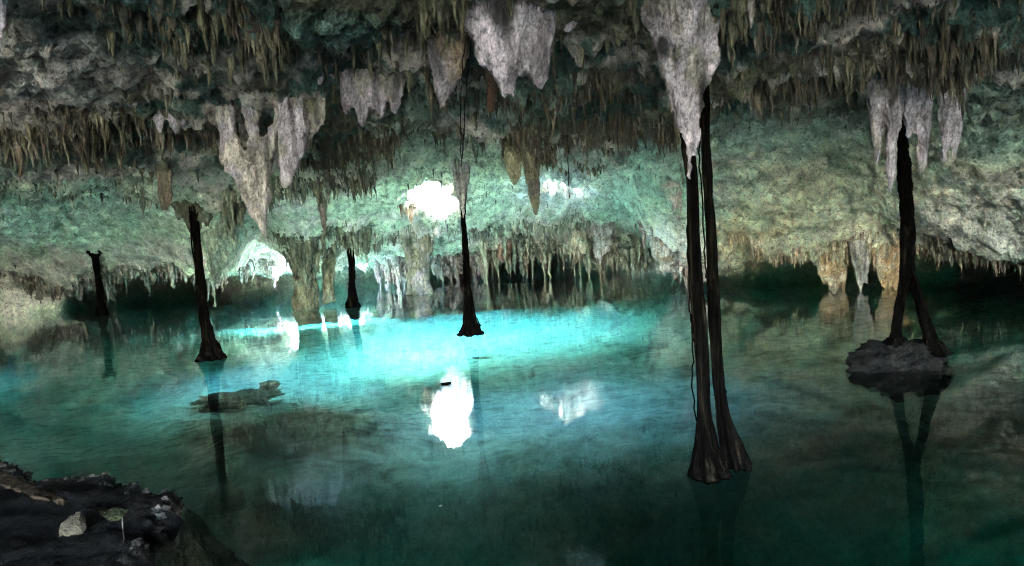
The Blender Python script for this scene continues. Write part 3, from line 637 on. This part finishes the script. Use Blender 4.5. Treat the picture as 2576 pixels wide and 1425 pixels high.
def root_trunk_bm(bm, pts, d, strands=9, seed=0, below=.5, top=True):
    "a bundle of twisting strands that spreads toward the water"
    g = np.random.default_rng(seed); c = []
    yb = pts[-1][1]
    for X, Y, w, *dd_ in pts:
        dq = dd_[0] if dd_ else d
        k = .76 + .28 * max(0, 1 - (yb - Y) / (3.0 * pts[-1][2])) ** 2
        p = P(X, Y, dq); c.append([*p, w * k * dq / F])
    if top and len(pts[0]) < 5:
        zc = float(ceiling(np.array([c[0][0]]), np.array([c[0][1]]))[0]) + .1
        while len(c) > 3 and c[0][2] > zc - .34: c.pop(0)
        w0 = c[0][3]
        for dz, kw in ((.24, 1.15), (.16, 1.5), (.08, 2.3), (-.02, 3.6)): c.insert(0, [c[0][0], c[0][1], zc - dz - .0, w0 * kw])
    last = c[-1]; c.append([last[0], last[1], last[2] - .006, last[3]]); c.append([last[0], last[1], last[2] - .012, last[3] * .97]); c.append([last[0], last[1], last[2] - .018, last[3] * .9]); c = np.array(c)
    t = np.concatenate([[0], np.cumsum(np.linalg.norm(np.diff(c[:, :3], axis=0), axis=1))]); n = 70
    tt = np.unique(np.concatenate([np.linspace(0, t[-4], n), np.linspace(t[-4] - .3 * d / 6, t[-4], 14), np.linspace(t[-4], t[-1], 8)])); sm = np.stack([np.interp(tt, t, c[:, k]) for k in range(4)], 1)
    for k in range(3): sm[1:-1, k] = (sm[:-2, k] + 2 * sm[1:-1, k] + sm[2:, k]) / 4
    ns = 40; ang = np.linspace(0, 2 * math.pi, ns, endpoint=False); rings = []
    for i, (x, y, z, w) in enumerate(sm):
        tw = .5 * tt[i] * 6 / d; p = np.stack([np.cos(ang + tw) * 2.2 + seed * 7, np.sin(ang + tw) * 2.2, np.full(ns, z * .5)], 1)
        rr_ = w * (.86 + .34 * perlin(p) + .14 * np.cos(5 * (ang + tw) + seed))
        rings.append([bm.verts.new((x + r_ * math.cos(a), y + r_ * math.sin(a), z)) for a, r_ in zip(ang, rr_)])
    for p_, q_ in zip(rings[:-1], rings[1:]):
        for i in range(ns): bm.faces.new((p_[i], p_[(i + 1) % ns], q_[(i + 1) % ns], q_[i]))
    bm.faces.new(rings[0][::-1]); bm.faces.new(rings[-1])
    zt = c[0, 2]
    for s in range(strands):
        a0 = g.random() * 6.283; tw = g.normal() * .5; q = []; k1 = len(sm) - 9
        for k in range(0, k1, 3):
            a = a0 + tw * (zt - sm[k, 2]) * 6 / d + .5 * perlin(np.array([[sm[k, 2] * 1.2, s * 3.1, seed]]))[0]; r = sm[k, 3]
            q.append([sm[k, 0] + r * .93 * math.cos(a), sm[k, 1] + r * .93 * math.sin(a), sm[k, 2], max(.0007 * d, r * .13)])
        tube(bm, q, 6)

def root(name, label, trunks, d, strands=10, seed=1, below=.5, rootlets=(), name_on_rock=False):
    e = bpy.data.objects.new(name, None); COL.objects.link(e)
    base = P(trunks[0][-1][0], trunks[0][-1][1], d); e.location = base.tolist(); tag(e, label, "root")
    inv = Matrix.Translation(-Vector(base.tolist()))
    for i, tr in enumerate(trunks):
        bm = bmesh.new(); root_trunk_bm(bm, tr, d if name_on_rock else float(W(*tr[-1][:2])[1]), strands, seed + i, below, not (i and tr[0][1] > 500))
        me = bpy.data.meshes.new("trunk"); bmesh.ops.recalc_face_normals(bm, faces=bm.faces); bm.to_mesh(me); bm.free()
        v = arr_co(me); n = arr_no(me); q = v * np.array([14, 14, 2.5]); v2 = v + n * (.012 * d / 6 * fbm(q, 3))[:, None]
        me.vertices.foreach_set("co", v2.astype(np.float32).ravel()); nz = fbm(v * np.array([20, 20, 3.]), 3)
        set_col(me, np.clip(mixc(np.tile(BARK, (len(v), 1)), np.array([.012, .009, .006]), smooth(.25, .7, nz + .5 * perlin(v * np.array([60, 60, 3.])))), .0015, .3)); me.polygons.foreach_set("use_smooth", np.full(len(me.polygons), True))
        me.transform(inv); link_mesh("trunk", me, M_ROOT, e)
    for i, rl in enumerate(rootlets):
        bm = bmesh.new(); tube(bm, [[*P(X, Y, d - .12), .006 * d / 5.5] for X, Y in rl], 5)
        me = bpy.data.meshes.new("rootlet"); bm.to_mesh(me); bm.free(); set_col(me, np.tile(BARK * 1.3, (len(me.vertices), 1))); me.transform(inv); link_mesh("rootlet", me, M_ROOT, e)
    return e

def wander(pts, amp, seed):
    g = np.random.default_rng(seed); out = []
    for (x0, y0), (x1, y1) in zip(pts[:-1], pts[1:]):
        for t in np.linspace(0, 1, 6, endpoint=False): out.append((x0 + (x1 - x0) * t + g.normal() * amp, y0 + (y1 - y0) * t))
    out.append(pts[-1]); return out

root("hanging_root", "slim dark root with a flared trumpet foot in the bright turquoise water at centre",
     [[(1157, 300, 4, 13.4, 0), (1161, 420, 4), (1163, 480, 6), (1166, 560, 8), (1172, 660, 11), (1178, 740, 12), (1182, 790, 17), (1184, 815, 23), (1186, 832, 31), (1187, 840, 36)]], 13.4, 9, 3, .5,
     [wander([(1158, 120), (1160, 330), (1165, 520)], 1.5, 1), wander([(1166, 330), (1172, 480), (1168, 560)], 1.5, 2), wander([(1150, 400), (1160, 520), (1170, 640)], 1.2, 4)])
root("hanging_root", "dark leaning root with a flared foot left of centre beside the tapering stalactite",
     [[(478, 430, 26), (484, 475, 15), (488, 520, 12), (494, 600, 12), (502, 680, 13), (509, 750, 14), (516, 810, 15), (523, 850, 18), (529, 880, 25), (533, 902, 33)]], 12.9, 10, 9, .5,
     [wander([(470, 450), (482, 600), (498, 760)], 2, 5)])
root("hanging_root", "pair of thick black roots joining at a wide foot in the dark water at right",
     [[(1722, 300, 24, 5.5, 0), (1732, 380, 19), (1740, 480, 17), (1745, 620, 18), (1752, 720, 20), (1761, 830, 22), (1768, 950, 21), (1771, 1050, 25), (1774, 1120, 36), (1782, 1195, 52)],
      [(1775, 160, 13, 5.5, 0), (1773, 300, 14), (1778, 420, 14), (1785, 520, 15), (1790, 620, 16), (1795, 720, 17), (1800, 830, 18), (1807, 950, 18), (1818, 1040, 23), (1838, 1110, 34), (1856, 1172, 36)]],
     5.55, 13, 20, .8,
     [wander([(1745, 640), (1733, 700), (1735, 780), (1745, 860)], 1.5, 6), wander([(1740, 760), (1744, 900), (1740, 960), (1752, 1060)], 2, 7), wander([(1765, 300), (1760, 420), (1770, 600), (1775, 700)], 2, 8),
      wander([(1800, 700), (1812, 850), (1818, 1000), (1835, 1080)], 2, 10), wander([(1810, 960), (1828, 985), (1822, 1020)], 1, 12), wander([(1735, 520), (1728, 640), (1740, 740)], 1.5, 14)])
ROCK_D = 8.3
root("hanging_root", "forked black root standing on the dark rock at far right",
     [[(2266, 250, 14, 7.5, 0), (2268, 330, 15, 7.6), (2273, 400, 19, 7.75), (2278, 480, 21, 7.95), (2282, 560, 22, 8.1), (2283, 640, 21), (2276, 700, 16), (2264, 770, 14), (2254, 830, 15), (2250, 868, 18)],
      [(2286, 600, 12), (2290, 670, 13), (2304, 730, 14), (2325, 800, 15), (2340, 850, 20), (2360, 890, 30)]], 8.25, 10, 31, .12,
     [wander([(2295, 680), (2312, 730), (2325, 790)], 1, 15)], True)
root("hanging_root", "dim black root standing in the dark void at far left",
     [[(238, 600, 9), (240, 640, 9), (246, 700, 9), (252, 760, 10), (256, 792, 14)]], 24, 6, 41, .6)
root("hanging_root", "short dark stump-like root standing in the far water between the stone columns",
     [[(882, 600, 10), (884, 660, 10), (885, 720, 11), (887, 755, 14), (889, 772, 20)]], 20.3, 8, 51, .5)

# loose vines down the stalactites
for k, (pts, d) in enumerate([([(1172, 90), (1160, 200), (1157, 300), (1160, 420)], 5.6), ([(1186, 100), (1176, 190), (1168, 280), (1163, 400)], 5.55), ([(1425, 290), (1430, 380), (1432, 500)], 9.0)]):
    bm = bmesh.new(); tube(bm, [[*P(X, Y, d), .0035 * d / 5] for X, Y in wander(pts, 1.2, 60 + k)], 5)
    me = bpy.data.meshes.new("vine"); bm.to_mesh(me); bm.free(); set_col(me, np.tile(BARK, (len(me.vertices), 1)))
    tag(link_mesh("vine", me, M_ROOT), ["thin dark vine on the brownish stalactite left of the huge lavender one", "thin dark vine hugging the left flank of the huge lavender stalactite", "hair-thin vine hanging before the bright wall"][k], "vine")

# ----------------------------------------------------------------- rocks
def boulder(name, label, cat, c, size, colr, c2, seed, mat=M_BANK, rough=.22, sub=5):
    bm = bmesh.new(); bmesh.ops.create_icosphere(bm, subdivisions=sub, radius=1.0)
    me = bpy.data.meshes.new(name); bm.to_mesh(me); bm.free()
    v = arr_co(me); q = v * 1.3 + seed
    rad = 1 + rough * 1.6 * fbm(q, 5, .6) - rough * .8 * np.abs(perlin(v * 3.2 + seed))
    v = v * rad[:, None]; v[:, 2] = np.where(v[:, 2] > .62, .62 + (v[:, 2] - .62) * .4, v[:, 2])
    v = v * np.array(size)
    me.vertices.foreach_set("co", v.astype(np.float32).ravel()); nz = fbm(v * 5 + seed, 4, .6)
    set_col(me, np.clip(mixc(np.tile(colr, (len(v), 1)), c2, smooth(-.1, .5, nz)), .008, .7)); me.polygons.foreach_set("use_smooth", np.full(len(me.polygons), True)); me.update()
    o = link_mesh(name, me, mat); o.location = tuple(c); return tag(o, label, cat)

pr = W(2290, 930); wpx = 128 * pr[1] / F
boulder("boulder", "dark crusted boulder under the forked root at far right", "rock", (pr[0], pr[1] + .28, .02), (wpx * .98, .42, .36), BLACK * .5, PALE * .05, 3.0, rough=.2)
ps = W(592, 980, -.45)
boulder("submerged_rock", "dark flat rock lying under turquoise water right of the left root", "rock", (ps[0], ps[1], -.62), (.68, .42, .12), BROWN * .22, OLIVE * .4, 8.0, rough=.3)
pm = W(676, 955, -.45)
boulder("submerged_rock", "small dark stone under the water at the right end of the flat submerged rock", "rock", (pm[0], pm[1], -.55), (.17, .14, .09), BROWN * .5, OLIVE * .8, 12.0, rough=.3, sub=4)
pd = W(1205, 885, -.6)
boulder("submerged_rock", "grey submerged stone just below the foot of the central root", "rock", (pd[0], pd[1], -.86), (.36, .4, .14), BROWN * .7, PALE * .35, 18.0, rough=.25)

# ----------------------------------------------------------------- pool bed and water
gx = np.linspace(-30, 30, 420); gy = np.concatenate([np.linspace(-7, 2, 30), np.linspace(2.1, 22, 420), np.linspace(22.2, 56, 120)])
GX, GY = np.meshgrid(gx, gy, indexing='ij'); bx, by = GX.ravel(), GY.ravel(); qb = np.stack([bx, by, 0 * bx], 1)
bz = -.75 - 1.1 * smooth(9.5, 5.5, by + .35 * np.abs(bx + 1)) - .9 * smooth(22, 30, by) - .4 * smooth(3, 8, bx) * smooth(14, 9, by)
bz += .1 * fbm(qb * .5, 3) + .05 * fbm(qb * 2.2 + 4, 4, .55)
hp = W(760, 1075, -.5); bz += .42 * np.exp(-(((bx - hp[0]) / 1.35) ** 2 + ((by - hp[1]) / 1.1) ** 2) ** 1.3)
# bank at the lower left
bank_px = [(-400, 1120), (-60, 1165), (40, 1205), (130, 1235), (300, 1225), (318, 1248), (400, 1258), (478, 1258), (462, 1290), (432, 1330), (405, 1385), (370, 1425), (330, 1600), (330, 2600)]
bank = np.array([W(*p)[:2] for p in bank_px])
poly = np.concatenate([bank, [[3.0, -2], [3, -8], [-12, -8], [-12, bank[0][1]]]])
def inside(x, y, pl):
    c = np.zeros(len(x), dtype=bool); j = len(pl) - 1
    for i in range(len(pl)):
        xi, yi = pl[i]; xj, yj = pl[j]
        c ^= ((yi > y) != (yj > y)) & (x < (xj - xi) * (y - yi) / (yj - yi + 1e-12) + xi); j = i
    return c
ins = inside(bx, by, poly); bz = np.where(ins, np.minimum(bz, -.4), bz); bz = np.maximum(bz, -3.6)
bc = np.tile(np.array([.62, .62, .55]), (len(bx), 1)); nb = fbm(qb * 1.1 + 8, 4, .6); nb2 = fbm(qb * np.array([4., 9, 1]) + 2, 4, .65)
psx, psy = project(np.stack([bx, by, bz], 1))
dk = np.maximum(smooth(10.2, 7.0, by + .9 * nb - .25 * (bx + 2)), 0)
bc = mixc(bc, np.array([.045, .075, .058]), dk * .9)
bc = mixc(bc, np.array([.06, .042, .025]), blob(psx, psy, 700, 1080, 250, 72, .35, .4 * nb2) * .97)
bc = mixc(bc, np.array([.10, .16, .125]), smooth(3.0, 6.5, bx + .8 * nb) * smooth(13, 9, by) * .85)  # right side painted darker, standing in for the lack of light there
bc = mixc(bc, np.array([.12, .11, .08]), smooth(.25, .6, nb2) * .6)
idx = np.arange(len(bx)).reshape(GX.shape); q = np.stack([idx[:-1, :-1], idx[1:, :-1], idx[1:, 1:], idx[:-1, 1:]], -1).reshape(-1, 4)
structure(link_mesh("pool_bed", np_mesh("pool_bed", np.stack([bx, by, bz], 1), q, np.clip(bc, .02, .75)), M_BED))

mt, nt, b = new_mat("cave_water"); N = nt.nodes; L = nt.links; N.remove(b)
out = N["Material Output"]
tr = N.new("ShaderNodeBsdfTransparent"); tr.inputs[0].default_value = (.97, .995, .995, 1)
gl = N.new("ShaderNodeBsdfGlossy"); gl.inputs["Roughness"].default_value = .004; gl.inputs["Color"].default_value = (1, 1, 1, 1)
fr = N.new("ShaderNodeFresnel"); fr.inputs[0].default_value = 1.333
mx = N.new("ShaderNodeMixShader"); L.new(fr.outputs[0], mx.inputs[0]); L.new(tr.outputs[0], mx.inputs[1]); L.new(gl.outputs[0], mx.inputs[2]); L.new(mx.outputs[0], out.inputs["Surface"])
geo = N.new("ShaderNodeNewGeometry"); n1 = N.new("ShaderNodeTexNoise"); n1.inputs["Scale"].default_value = 2.2; n1.inputs["Detail"].default_value = 2
n2 = N.new("ShaderNodeTexNoise"); n2.inputs["Scale"].default_value = 28; n2.inputs["Detail"].default_value = 2
L.new(geo.outputs["Position"], n1.inputs["Vector"]); L.new(geo.outputs["Position"], n2.inputs["Vector"])
ma = N.new("ShaderNodeMath"); ma.operation = 'MULTIPLY_ADD'; ma.inputs[1].default_value = .045; L.new(n2.outputs["Fac"], ma.inputs[0]); L.new(n1.outputs["Fac"], ma.inputs[2])
bp = N.new("ShaderNodeBump"); bp.inputs["Strength"].default_value = 1.0; bp.inputs["Distance"].default_value = .0016
L.new(ma.outputs[0], bp.inputs["Height"]); L.new(bp.outputs[0], gl.inputs["Normal"])
va = N.new("ShaderNodeVolumeAbsorption"); va.inputs["Color"].default_value = (.08, .90, .885, 1); va.inputs["Density"].default_value = .36
L.new(va.outputs[0], out.inputs["Volume"])
bm = bmesh.new(); bmesh.ops.create_cube(bm, size=1.0)
for v in bm.verts: v.co = Vector((v.co.x * 70, 24 + v.co.y * 68, -2.25 + v.co.z * 4.5))
me = bpy.data.meshes.new("water"); bm.to_mesh(me); bm.free()
structure(link_mesh("water", me, mt))

# ----------------------------------------------------------------- dark bank in the foreground
bx0, bx1, by0, by1 = -9.0, 3.2, -7.5, bank[:, 1].max() + .5
gx = np.linspace(bx0, bx1, 420); gy = np.linspace(by0, by1, 460); GX, GY = np.meshgrid(gx, gy, indexing='ij'); x, y = GX.ravel(), GY.ravel(); qq = np.stack([x, y, 0 * x], 1)
xw = x + .09 * fbm(qq * 3.2, 4, .6); yw = y + .09 * fbm(qq * 3.2 + 9, 4, .6)
sd = seg_dist(xw, yw, [tuple(p) for p in bank]); sd = np.where(inside(xw, yw, poly), sd, -sd)
z = np.where(sd > 0, .20 * np.minimum(sd, .12) / .12 + .03 * np.minimum(sd, 3), sd * 1.6) 
z += np.where(sd > -.05, .03 * fbm(qq * 3, 5, .6) + .014 * fbm(qq * 18, 3, .6), 0) - .07
z += .12 * np.exp(-((x - W(-30, 1190)[0]) / .6) ** 2 - ((y - W(-30, 1190)[1]) / .5) ** 2)
z = np.maximum(z, -1.6)
idx = np.arange(len(x)).reshape(GX.shape); q = np.stack([idx[:-1, :-1], idx[1:, :-1], idx[1:, 1:], idx[:-1, 1:]], -1).reshape(-1, 4)
q = q[sd[q].max(1) > -.7]
nz = fbm(qq * 5, 4, .6)
bcol = np.tile(np.array([.0045, .0035, .003]), (len(x), 1)); bcol = mixc(bcol, BROWN * .12, smooth(.1, .5, nz) * .5)
edge = smooth(.22, .04, np.abs(sd - .05)) * smooth(-.1, .35, fbm(qq * 9, 3))
bcol = mixc(bcol, PALE * .22, edge * .4)
structure(link_mesh("ground", np_mesh("ground", np.stack([x, y, z], 1), q, np.clip(bcol, .005, .5)), M_BANK))
def ground_z(px, py):
    i = int(round((px - bx0) / (bx1 - bx0) * 419)); j = int(round((py - by0) / (by1 - by0) * 459)); return z[np.clip(i, 0, 419) * 460 + np.clip(j, 0, 459)]

# crust pebbles along the bank's edge
PV, PF, PC = [], [], []; base = 0
bmI = bmesh.new(); bmesh.ops.create_icosphere(bmI, subdivisions=2, radius=1); iv = np.array([v.co[:] for v in bmI.verts]); iff = np.array([[v.index for v in f.verts] for f in bmI.faces]); bmI.free()
seg = np.hypot(*np.diff(bank[:12], axis=0).T); cs = np.concatenate([[0], np.cumsum(seg)])
for k in range(420):
    t = rng.random() * cs[-1]; px = np.interp(t, cs, bank[:12, 0]) - abs(rng.normal()) * .05 - .02; py = np.interp(t, cs, bank[:12, 1]) - abs(rng.normal()) * .08
    s = .008 + .022 * rng.random() ** 2
    v = iv * np.array([s * rng.uniform(.7, 1.4), s * rng.uniform(.7, 1.4), s * .7]) * (1 + .25 * rng.normal(size=(len(iv), 1))) + np.array([px, py, ground_z(px, py) + s * .3])
    PV.append(v); PF.append(iff + base); base += len(v); PC.append(np.tile(PALE * rng.uniform(.04, .25) * (.4 + rng.random() ** 3), (len(v), 1)))
stuff(link_mesh("pebbles", np_mesh("pebbles", np.concatenate(PV), np.concatenate(PF), np.concatenate(PC)), M_BANK), "pale gravel crust along the edge of the dark bank", "gravel")

# beige stone flake, leaf, twig, log on the bank
def flake(name, label, cat, px_pts, thick, colr, seed, zoff=.02):
    pts = [W(X, Y, .2) for X, Y in px_pts]; bm = bmesh.new(); n = len(pts)
    cxy = np.mean(pts, axis=0); gz = ground_z(cxy[0], cxy[1]) + zoff
    rim = [bm.verts.new((p[0], p[1], gz)) for p in pts]; rim2 = [bm.verts.new((p[0], p[1], gz + thick * .6)) for p in pts]
    top = [bm.verts.new((cxy[0] + (p[0] - cxy[0]) * .6, cxy[1] + (p[1] - cxy[1]) * .6, gz + thick)) for p in pts]
    for i in range(n):
        j = (i + 1) % n; bm.faces.new((rim[i], rim[j], rim2[j], rim2[i])); bm.faces.new((rim2[i], rim2[j], top[j], top[i]))
    bm.faces.new(top); bm.faces.new(rim[::-1]); bmesh.ops.recalc_face_normals(bm, faces=bm.faces)
    bmesh.ops.triangulate(bm, faces=bm.faces); bmesh.ops.subdivide_edges(bm, edges=bm.edges, cuts=3, use_grid_fill=True)
    me = bpy.data.meshes.new(name); bm.to_mesh(me); bm.free(); v = arr_co(me); nzv = fbm(v * 30 + seed, 3)
    v[:, 2] += .012 * nzv; v[:, 0] += .006 * fbm(v * 40, 2); me.vertices.foreach_set("co", v.astype(np.float32).ravel())
    set_col(me, np.clip(np.tile(colr, (len(v), 1)) * (1 + .4 * nzv[:, None]), .01, .8)); me.update()
    return tag(link_mesh(name, me, M_BANK), label, cat)
flake("stone", "beige wedge of stone lying on the dark bank", "stone", [(148, 1338), (165, 1324), (190, 1310), (205, 1300), (214, 1306), (216, 1322), (205, 1330), (180, 1336)], .09, CREAM * .17, 1)
flake("leaf", "dark green brown leaf lying on the dark bank above the beige stone", "leaf", [(248, 1275), (285, 1266), (322, 1272), (308, 1290), (280, 1300), (258, 1288)], .012, np.array([.06, .065, .03]), 2)
bm = bmesh.new(); tw = [W(X, Y, .2) for X, Y in [(306, 1290), (306, 1310), (309, 1330), (308, 1350)]]; tube(bm, [[p[0], p[1], ground_z(p[0], p[1]) + .02, .004] for p in tw], 5)
me = bpy.data.meshes.new("twig"); bm.to_mesh(me); bm.free(); set_col(me, np.tile(PALE * .7, (len(me.vertices), 1))); tag(link_mesh("twig", me, M_ROOT), "thin pale twig lying on the dark bank right of the beige stone", "twig")
bm = bmesh.new(); tube(bm, [[*W(X, Y, .3), w] for X, Y, w in [(-80, 1172, .09), (-10, 1198, .08), (40, 1218, .06), (100, 1245, .05), (160, 1262, .03)]], 12)
me = bpy.data.meshes.new("root_log"); bm.to_mesh(me); bm.free(); v = arr_co(me); n_ = arr_no(me); v = v + n_ * (.03 * fbm(v * np.array([6, 6, 6.]), 3))[:, None]; me.vertices.foreach_set("co", v.astype(np.float32).ravel())
set_col(me, np.tile(BROWN * .4, (len(me.vertices), 1))); me.polygons.foreach_set("use_smooth", np.full(len(me.polygons), True)); tag(link_mesh("root_log", me, M_ROOT), "brown bare root sloping into the bank at the left edge", "root")
for nm, lab, (X, Y), s, c in [("leaf", "tiny pale leaf afloat on the dark water at lower centre", (1108, 1274), .018, WHITE), ("stick", "short dark stick afloat below the central root", (1122, 967), .1, BARK)]:
    p = W(X, Y); bm = bmesh.new(); bmesh.ops.create_icosphere(bm, subdivisions=3, radius=1)
    for v in bm.verts: v.co = Vector((v.co.x * s * (1 - .3 * v.co.x * v.co.x), v.co.y * s * (.25 if nm == "stick" else .5), v.co.z * s * .2 + s * .12 * v.co.x ** 2))
    me = bpy.data.meshes.new(nm); bm.to_mesh(me); bm.free(); set_col(me, np.tile(c, (len(me.vertices), 1))); o = link_mesh(nm, me, M_ROOT); o.location = (p[0], p[1], .004); o.rotation_euler = (0, 0, .3); tag(o, lab, nm)
